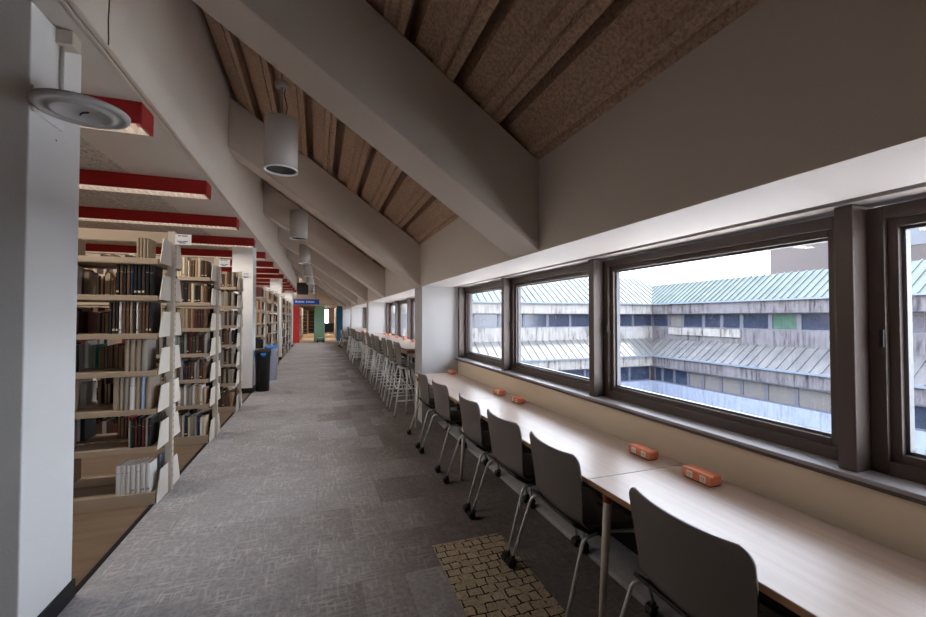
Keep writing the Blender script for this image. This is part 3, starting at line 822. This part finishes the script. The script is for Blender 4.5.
wastebin((-1.09,11.15,0), M['palebin'], M['blue'], None, 'pale grey recycling bin with a blue lid behind the black bin', 'recycling_bin', .125, .84)

# ------------------------------------------------------------------ far end of the corridor
t = thing('hanging_sign', 'long blue hanging sign with pale lettering above the far end', 'sign', (-.52,20,2.10))
MB().box(-.55, .55, -.02, .02, .02, .26).build('panel', M['bluesign'], t, bevel=.004)
x = -.47
for word in ((.09,.05,.06,.05,.06,.05), (.07,.05,.05,.06,.05,.06)):
    tx = MB()
    for w in word:
        tx.box(x, x+w*.75, -.0215, -.0195, .10, .17 if w < .09 else .19); x += w+.005
    x += .065
    tx.build('lettering', M['signtext'], t)
for sx in (-.4, .4):
    s_ = MB(); s_.tube([(sx,0,.26),(sx,0,deckz(-.52+sx)-2.10-.02)], .006, 8); s_.build('rod', M['dark'], t)
# header wall at the end of the sloped bay
hd = MB(); hd.prism([(-6.0,2.35),(2.0,2.35),(1.4,2.62),(-1.3,deckz(-1.3)+.2),(-6.0,4.6)], 'y', 26.6, 26.85)
struct(hd.build('wall_far_header', M['farwall']), 'brownish wall panel above the opening to the far room', 'wall')
tag(MB().box(-.93, -.45, 19.9, 19.96, 2.56, 3.10).build('vent_grille', M['dark'], None, bevel=.01), 'dark rectangular panel hanging high at the far end of the corridor', 'vent panel')
struct(MB().box(-6.0, 9.0, 26.85, 46, 2.55, 2.7).build('ceiling_far', M['plainceil']), 'low ceiling of the far room', 'ceiling')
wf = MB(); wf.box(-6, .35, 46, 46.3, -.2, 2.6); wf.box(1.05, 9, 46, 46.3, -.2, 2.6); wf.box(.35, 1.05, 46, 46.3, -.2, .4); wf.box(.35, 1.05, 46, 46.3, 2.4, 2.6)
struct(wf.build('wall_far', M['farwall']), 'end wall of the far room', 'wall')
wr = MB(); wr.box(9, 9.2, 26.85, 46, -.2, 2.7); struct(wr.build('wall_far_right', M['farwall']), 'side wall of the far room', 'wall')
w = struct(thing('window_far', 'tall bright window at the end of the far room', 'window', (.70,46,.4)))
MB().box(-.35, .35, .1, .11, 0, 2.0).build('pane', M['glass'], w)
f = MB(); f.box(-.35, -.30, .05, .15, 0, 2.0); f.box(.30, .35, .05, .15, 0, 2.0); f.box(-.30, .30, .05, .15, 0, .05); f.box(-.30, .30, .05, .15, 1.95, 2.0); f.build('frame', M['bronze'], w)
def far_case(name, label, x0, x1, y0, y1, panel, face, h=2.25):
    t = thing(name, label, 'bookcase', ((x0+x1)/2,y0,0)); hw = (x1-x0)/2; L = y1-y0
    MB().box(-hw, hw, 0, .03, .0, h).build('end_panel', M[panel], t, bevel=.004)
    MB().box(-.015 if face else -hw, .015 if face else hw, .03, L, .05, h-.05).build('back_panel', M['post'], t)
    for k in range(7):
        MB().box(-hw, hw, .03, L, .08+k*.33, .10+k*.33).build('shelf', M['shelf'], t)
    for q in range(int(L/.9)):
        if q: MB().box(-hw, hw, q*.9-.01, q*.9+.01, .05, h-.05).build('divider', M['bracket'], t)
    return t
far_case('end_bookcase', 'bookcase with a red end panel under the blue sign', -1.42, -1.08, 26.6, 33.6, 'redpanel', 1)
far_case('end_bookcase', 'bookcase with a wide green end panel at the end of the corridor', -.25, .37, 26.9, 27.9, 'greenpanel', 1)
far_case('end_bookcase', 'bookcase with a blue end panel by the last pier', 1.12, 1.48, 28.0, 34.0, 'bluepanel', 1)
bm_items = []
def far_books(x0, y0, y1, side, seed):
    rr = random.Random(seed); bm = MB(); cols = ['dark brown','black','white','tan','maroon','cream','dark green','navy']
    for k in range(6):
        y = y0
        while y < y1:
            w = rr.uniform(.03,.07)
            if rr.random() < .82:
                bm.cur = rr.randrange(8); xa, xb = sorted((x0, x0+side*.14)); bm.box(xa, xb, y, y+w, .102+k*.33, .102+k*.33+rr.uniform(.2,.28))
            y += w+.002
    return bm.build('books', [M['book_'+c] for c in cols], fix=False)
tag(far_books(-1.23, 26.66, 33.5, 1, 3), 'books on the shelves behind the red end panel', 'books', None, 'stuff')
tag(far_books(1.285, 28.06, 33.9, -1, 4), 'books on the shelves beside the blue end panel', 'books', None, 'stuff')
t = thing('book_trolley', 'small black trolley at the foot of the green end panel', 'trolley', (.12,26.45,0))
MB().box(-.2, .2, -.12, .12, .10, .14).build('deck', M['black'], t, bevel=.01)
MB().box(-.17, .17, -.09, .10, .28, .31).build('tray', M['lightgrey'], t, bevel=.01)
for sx in (-.17, .17):
    for sy in (-.09, .09):
        MB().cyl((sx,sy-.015,.05), .05, .03, 16, 'y').build('wheel', M['black'], t)
        s_ = MB(); s_.tube([(sx,sy,.1),(sx*.9,sy*.9,.29)], .012, 8); s_.build('upright', M['black'], t)
t = thing('low_cabinet', 'low dark cabinet under the bright far window', 'cabinet', (1.0,44.8,0))
MB().box(-.9, .9, -.25, .25, .06, .9).build('body', M['dark'], t, bevel=.01)
MB().box(-.86, .86, -.2, .22, 0, .06).build('plinth', M['black'], t)
MB().box(-.92, .92, -.27, .27, .9, .94).build('top', M['woodedge'], t, bevel=.005)
for x0 in (-.88, -.29, .30): MB().box(x0, x0+.57, -.27, -.25, .1, .88).build('door', M['dark'], t, bevel=.004)
def wall_case(x, y, wd, label):
    t = thing('wall_bookcase', label, 'bookcase', (x,y,0))
    for sx in (-1, 1): MB().box(sx*wd/2-.02, sx*wd/2+.02, -.2, .15, 0, 2.2).build('side_panel', M['woodedge'], t)
    MB().box(-wd/2, wd/2, .13, .15, 0, 2.2).build('back_panel', M['dark'], t)
    for k in range(7): MB().box(-wd/2, wd/2, -.2, .13, .08+k*.34, .10+k*.34).build('shelf', M['shelf'], t)
wall_case(-1.55, 40, 1.2, 'brown bookcase deep in the far room, left of the green panel')
wall_case(-.55, 43, .7, 'narrow brown bookcase deepest in the far room')
wall_case(2.6, 44.8, .7, 'brown bookcase beside the low dark cabinet')
for i, (x, y) in enumerate(((-.6,31),(.8,31),(-.6,38),(.8,38),(4,33),(4,40))):
    fl = thing('recessed_downlight', 'small round downlight in the far room ceiling, number %d' % (i+1), 'downlight', (x,y,2.55), 0, 'downlights of the far room')
    MB().lathe([(.0005,-.006),(.07,-.006),(.075,-.001)], (0,0,0), 20).build('lens', M['lens'], fl)
    MB().lathe([(.075,-.008),(.10,-.006),(.10,0),(.075,0),(.075,-.008)], (0,0,0), 20).build('ring', M['card'], fl)
    ld = bpy.data.lights.new('downlight', 'AREA'); ld.shape = 'DISK'; ld.size = .14; ld.energy = 30; ld.color = (1,.9,.76)
    lo = bpy.data.objects.new('downlight_lamp', ld); COL.objects.link(lo); lo.location = (x,y,2.535)

# ------------------------------------------------------------------ courtyard and the buildings across it
H = 1.55
M['conc_x'] = stained_material('weathered_concrete', srgb(82,79,82), srgb(38,35,39), 'x', srgb(96,94,97), .50)
M['conc_y'] = stained_material('stained_concrete', srgb(112,109,106), srgb(56,49,44), 'y', srgb(126,124,122), .52)
M['whiteconc'] = stained_material('pale_rendered_wall', srgb(102,108,122), srgb(86,92,106), 'y', None, .6)
M['cu'] = copper_material('verdigris_copper_roof', srgb(46,55,53), srgb(58,66,63), 'y')
M['cu2'] = copper_material('grey_green_copper_roof', srgb(48,56,55), srgb(60,67,66), 'x')
M['lead'] = copper_material('weathered_lead_roof', srgb(70,68,69), srgb(86,83,82), 'y')
M['lead2'] = copper_material('weathered_lead_roof_end', srgb(76,74,72), srgb(88,86,84), 'x')
M['extglass'] = mat('dark_exterior_glass', srgb(30,38,54), .15, spec=.7, var=.35, vscale=1.2)
M['blind'] = mat('pale_window_blind', srgb(84,81,79), .5, var=.1, vscale=1)
M['greenglass'] = mat('mottled_green_glass', srgb(52,74,64), .15, spec=.7, var=.4, vscale=3)  # mottled green colour for a single pane
M['extframe'] = mat('exterior_bronze_frame', srgb(70,70,80), .5)
M['flash'] = mat('dark_flashing', srgb(88,98,110), .5)
M['tower'] = mat('tower_concrete', srgb(60,53,52), .85, var=.06, vscale=.6)
M['bouncewhite'] = mat('bounce_roof_white', srgb(210,206,200), .9, var=.05, vscale=1)  # surface of the added roof that bounces light up through the windows
M['ground'] = mat('courtyard_paving', srgb(112,110,108), .9, var=.15, vscale=.6)
struct(MB().box(2.3, 140, -90, 27, -9.4, -9.2).build('ground', M['ground']), 'paved floor of the courtyard', 'ground')
struct(MB().box(2.02, 2.30, -30, 27, -9.3, -.25).build('wall_outer', M['whiteconc']), 'outer wall of this building below the windows', 'wall')
struct(MB().prism([(2.301,.05),(6.6,-.35),(6.6,-.6),(2.301,-.3)], 'y', -30, 26.0).build('bounce_roof', M['bouncewhite']), 'unseen pale roof added below the windows to bounce daylight in', 'roof')  # unseen roof, added and kept pale to bounce daylight indoors
struct(MB().prism([(2.31,2.14),(3.02,2.14),(3.02,2.30),(2.61,2.45),(2.61,2.11),(2.31,2.08)], 'y', -30, 26.0).build('roof_edge_shade', M['cu']), 'unseen roof edge of this building, lengthened to shade the windows', 'roof')  # unseen overhang, drawn out to keep the sun off the windows

XU, XLo = 26.0, 24.6     # upper wall, lower wall of the wing across the court
YC = 26.9                # upper wall of the end wing
def roof_poly(parent, name, m, e0, e1, ze, d, axis, corner):
    """sloping roof from the eave line up and back by d. axis y: eave runs along y at x=e0; mitred at CORNER"""
def wing_long():
    t = thing('building', 'weathered concrete wing with green copper roof across the courtyard', 'building', (0,0,H))
    Ya = 7; sm = .1
    # walls
    m = MB(); m.box(XU, XU+.4, Ya, YC, -2.1, -.79); m.build('spandrel', M['conc_x'], t)
    m = MB(); m.box(25.55, 25.9, Ya, YC-.45, .25, 1.07)
    m.build('fascia', M['conc_x'], t)
    m = MB(); m.box(25.9, 26.4, Ya, YC, .22, .34); m.build('head', M['flash'], t)
    # upper windows
    ys = [10.0,11.5,12.6,14.2,15.9,17.5,19.3,20.7,22.1,23.9,25.2,26.9]
    ys = [7.0,8.5]+ys
    for i in range(len(ys)-1):
        a, b = ys[i], ys[i+1]
        low = -1.35 if (a >= 19.2 and a < 25) else -.79
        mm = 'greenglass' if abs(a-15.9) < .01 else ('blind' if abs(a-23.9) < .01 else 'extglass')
        fr = MB(); fr.box(26.0, 26.12, a, a+.12, -.79, .25); fr.box(26.0, 26.12, b-.12, b, -.79, .25); fr.box(26.0, 26.12, a+.12, b-.12, -.79, -.72); fr.box(26.0, 26.12, a+.12, b-.12, .18, .25)
        fo = fr.build('window', M['extframe'], t); MB().box(26.06, 26.08, a+.12, b-.12, -.72, .18).build('pane', M[mm], fo)
    for a, b in ((19.3,20.7),(20.7,22.1),(22.1,23.9),(23.9,25.2)):
        MB().box(25.9, 26.02, a+.05, b-.05, -1.35, -.82).build('infill_panel', M['conc_y'], t)
    # upper roof with standing seams
    d = 2.45; z0, z1 = 1.05, 1.05+.7*d; ye = YC-.55
    def slab(xa, za, dd, yc, name, m, seam_m, sp, ya=Ya):
        m_ = MB(); th = .08
        P = [(xa,ya,za),(xa,yc,za),(xa+dd,yc+dd,za+.7*dd),(xa+dd,ya,za+.7*dd)]
        m_.add(P+[(x,y,z-th) for x, y, z in P], [(0,1,2,3),(7,6,5,4),(0,4,5,1),(1,5,6,2),(2,6,7,3),(3,7,4,0)])
        o = m_.build(name, m, t)
        s_ = MB(); y = ya+.3
        while y < yc+dd-.2:
            st = max(0, y-yc)
            if dd-st > .1:
                w = .03
                A = [(xa+st,y-w,za+.7*st),(xa+st,y+w,za+.7*st),(xa+dd,y+w,za+.7*dd),(xa+dd,y-w,za+.7*dd)]
                s_.add([(x,yy,z-.02) for x, yy, z in A]+[(x,yy,z+.07) for x, yy, z in A], [(3,2,1,0),(4,5,6,7),(0,1,5,4),(1,2,6,5),(2,3,7,6),(3,0,4,7)])
            y += sp
        s_.build('standing_seams', m, o)
        return o
    slab(25.4, 1.07, 2.45, YC-.6, 'roof', M['cu'], None, .42)
    MB().box(25.36, 25.5, Ya, YC-.6, .98, 1.08).build('gutter', M['flash'], t)
    # lower storey
    slab(24.3, -2.95, 1.75, YC-1.7, 'lower_roof', M['lead'], None, .55)
    MB().box(24.26, 24.4, Ya, YC-1.7, -3.05, -2.94).build('lower_gutter', M['flash'], t)
    MB().box(24.4, 24.75, Ya, YC-1.6, -3.76, -3.05).build('lower_fascia', M['conc_x'], t)
    MB().box(24.5, 24.9, Ya, YC-1.4, -3.84, -3.76).build('lower_head', M['flash'], t)
    ys2 = [7.0,8.4,9.9,11.8,13.6,15.3,16.9,18.4,19.8,21.1,22.3,23.5,24.6,25.4]
    for i in range(len(ys2)-1):
        a, b = ys2[i], ys2[i+1]
        fr = MB(); fr.box(24.7, 24.82, a, a+.1, -4.95, -3.8); fr.box(24.7, 24.82, b-.1, b, -4.95, -3.8); fr.box(24.7, 24.82, a+.1, b-.1, -4.95, -4.86); fr.box(24.7, 24.82, a+.1, b-.1, -3.9, -3.8)
        fo = fr.build('window', M['extframe'], t); MB().box(24.76, 24.78, a+.1, b-.1, -4.86, -3.9).build('pane', M['blind'] if 13 < a < 22 else M['extglass'], fo)
    MB().box(24.65, 25, Ya, YC-1.3, -10.9, -4.95).build('lower_wall', M['whiteconc'], t)
    MB().box(27.9, 33, Ya, YC+6, -10.9, 2.5).build('core', M['tower'], t)
    rl = MB(); zr = 1.07+.7*2.45
    for q in range(9): rl.box(27.84, 27.87, 19+q*1.0, 19.03+q*1.0, zr-.05, zr+.30-(q%2)*.05)
    rl.tube([(27.855,19,zr+.28),(27.855,27,zr+.26)], .012, 6); rl.build('roof_rail', M['flash'], t)
    return t
wing_long()
def wing_end():
    t = thing('building', 'pale stained end wing with grey roofs, joining at the courtyard corner', 'building', (0,0,H))
    xa, xb = 2.3, XU
    MB().box(xa, xb, YC, YC+.4, -2.1, -.79).build('spandrel', M['conc_y'], t)
    MB().box(xa, 25.55, YC-.45, YC-.1, .25, 1.07).build('fascia', M['conc_y'], t)
    MB().box(xa, 25.9, YC-.1, YC+.4, .22, .34).build('head', M['flash'], t)
    n = 12
    for i in range(n):
        a = xa+(xb-xa)*i/n; b = xa+(xb-xa)*(i+1)/n
        fr = MB(); fr.box(a, a+.1, YC, YC+.12, -.79, .25); fr.box(b-.1, b, YC, YC+.12, -.79, .25); fr.box(a+.1, b-.1, YC, YC+.12, -.79, -.72); fr.box(a+.1, b-.1, YC, YC+.12, .18, .25)
        fo = fr.build('window', M['extframe'], t); MB().box(a+.1, b-.1, YC+.06, YC+.08, -.72, .18).build('pane', M['extglass'], fo)
    def slab(ya, za, dd, xc, name, m, sp):
        m_ = MB(); th = .08
        P = [(xa,ya,za),(xc,ya,za),(xc+min(dd,2.45),ya+min(dd,2.45),za+.7*min(dd,2.45)),(xc+min(dd,2.45)-.9*max(0,dd-2.45),ya+dd,za+.7*dd),(xa,ya+dd,za+.7*dd)]
        k = len(P)
        m_.add(P+[(x,y,z-th) for x, y, z in P], [tuple(range(k)), tuple(range(2*k-1,k-1,-1))]+[(i,(i+1)%k,k+(i+1)%k,k+i) for i in range(k)])
        o = m_.build(name, m, t)
        s_ = MB(); x = xa+.2
        while x < xc+min(dd,2.45)-.3:
            st = max(0, x-xc); w = .03
            A = [(x-w,ya+st,za+.7*st),(x+w,ya+st,za+.7*st),(x+w,ya+dd,za+.7*dd),(x-w,ya+dd,za+.7*dd)]
            s_.add([(q,y,z-.02) for q, y, z in A]+[(q,y,z+.07) for q, y, z in A], [(0,1,2,3),(7,6,5,4),(0,4,5,1),(1,5,6,2),(2,6,7,3),(3,7,4,0)])
            x += sp
        s_.build('standing_seams', m, o)
    slab(YC-.6, 1.07, 3.4, 25.4, 'roof', M['cu2'], .5)
    MB().box(xa, 25.4, YC-.66, YC-.5, .98, 1.08).build('gutter', M['flash'], t)
    slab(YC-1.7, -2.95, 1.75, 24.3, 'lower_roof', M['lead2'], .6)
    MB().box(xa, 24.3, YC-1.76, YC-1.6, -3.05, -2.94).build('lower_gutter', M['flash'], t)
    MB().box(xa, 24.5, YC-1.6, YC-1.25, -3.76, -3.05).build('lower_fascia', M['conc_y'], t)
    for i in range(11):
        a = xa+2.02*i; b = a+2.02
        fr = MB(); fr.box(a, a+.1, YC-1.3, YC-1.18, -4.95, -3.76); fr.box(b-.1, b, YC-1.3, YC-1.18, -4.95, -3.76); fr.box(a+.1, b-.1, YC-1.3, YC-1.18, -4.95, -4.86); fr.box(a+.1, b-.1, YC-1.3, YC-1.18, -3.86, -3.76)
        fo = fr.build('window', M['extframe'], t); MB().box(a+.1, b-.1, YC-1.24, YC-1.22, -4.86, -3.86).build('pane', M['extglass'], fo)
    MB().box(xa, 24.7, YC-1.35, YC-1, -10.9, -4.95).build('lower_wall', M['whiteconc'], t)
    MB().box(9.3, 27.8, YC+2.75, YC+6, -10.9, 2.6).build('core', M['tower'], t)
    return t
wing_end()
t = thing('tower', 'tan concrete tower block rising behind the copper roof', 'building', (45,0,0))
MB().box(0, 14, 24.5, 30.2, -9, 26).build('wing_wall', M['tower'], t)
MB().box(1.0, 14, 22.8, 24.5, -9, 26).build('glass_strip', M['extglass'], t)
MB().box(-1.0, 14, 15, 22.8, -9, 26).build('main_wall', M['tower'], t)
for k in range(5):
    z = 7.2+k*3.6; fr = MB()
    MB().box(-1.05, -.98, 15.6, 22.2, z, z+1.5).build('ribbon_window', M['extglass'], t)

# ------------------------------------------------------------------ daylight
w = bpy.data.worlds.new('World'); S.world = w; w.use_nodes = True; nt = w.node_tree
bg = nt.nodes['Background']; tc = nt.nodes.new('ShaderNodeTexCoord'); sx = nt.nodes.new('ShaderNodeSeparateXYZ'); nt.links.new(tc.outputs['Generated'], sx.inputs[0])
rp = nt.nodes.new('ShaderNodeValToRGB'); e = rp.color_ramp
e.elements[0].position = 0; e.elements[0].color = (.80,.83,.88,1); e.elements[1].position = 1; e.elements[1].color = (.76,.88,1.08,1)
nt.links.new(sx.outputs['Z'], rp.inputs[0]); nt.links.new(rp.outputs[0], bg.inputs[0])
bg.inputs[1].default_value = 6.2

sd = bpy.data.lights.new('sun', 'SUN'); sd.energy = 9; sd.angle = R(6); sd.color = (1,.95,.88)
so = bpy.data.objects.new('sun', sd); COL.objects.link(so)
so.rotation_euler = Vector((-math.cos(R(56)),.05,-math.sin(R(56)))).to_track_quat('-Z', 'Y').to_euler()
# ------------------------------------------------------------------ camera
cd = bpy.data.cameras.new('Camera'); cam = bpy.data.objects.new('Camera', cd); COL.objects.link(cam)
cd.sensor_width = 36; cd.lens = 411.6/926*36; cd.clip_start = .05; cd.clip_end = 300
yaw, pit = R(19.34), R(1.18)
F = Vector((math.sin(yaw)*math.cos(pit), math.cos(yaw)*math.cos(pit), math.sin(pit)))
cam.location = (0,0,H); cam.rotation_euler = F.to_track_quat('-Z', 'Y').to_euler()
S.camera = cam
S.view_settings.view_transform = 'Standard'; S.view_settings.look = 'None'; S.view_settings.gamma = 1; S.view_settings.use_curve_mapping = False
S.view_settings.exposure = 1.1
cy = S.cycles
cy.use_denoising = True; cy.max_bounces = 10; cy.diffuse_bounces = 6; cy.transparent_max_bounces = 16; cy.sample_clamp_indirect = 6; cy.caustics_reflective = False; cy.caustics_refractive = False
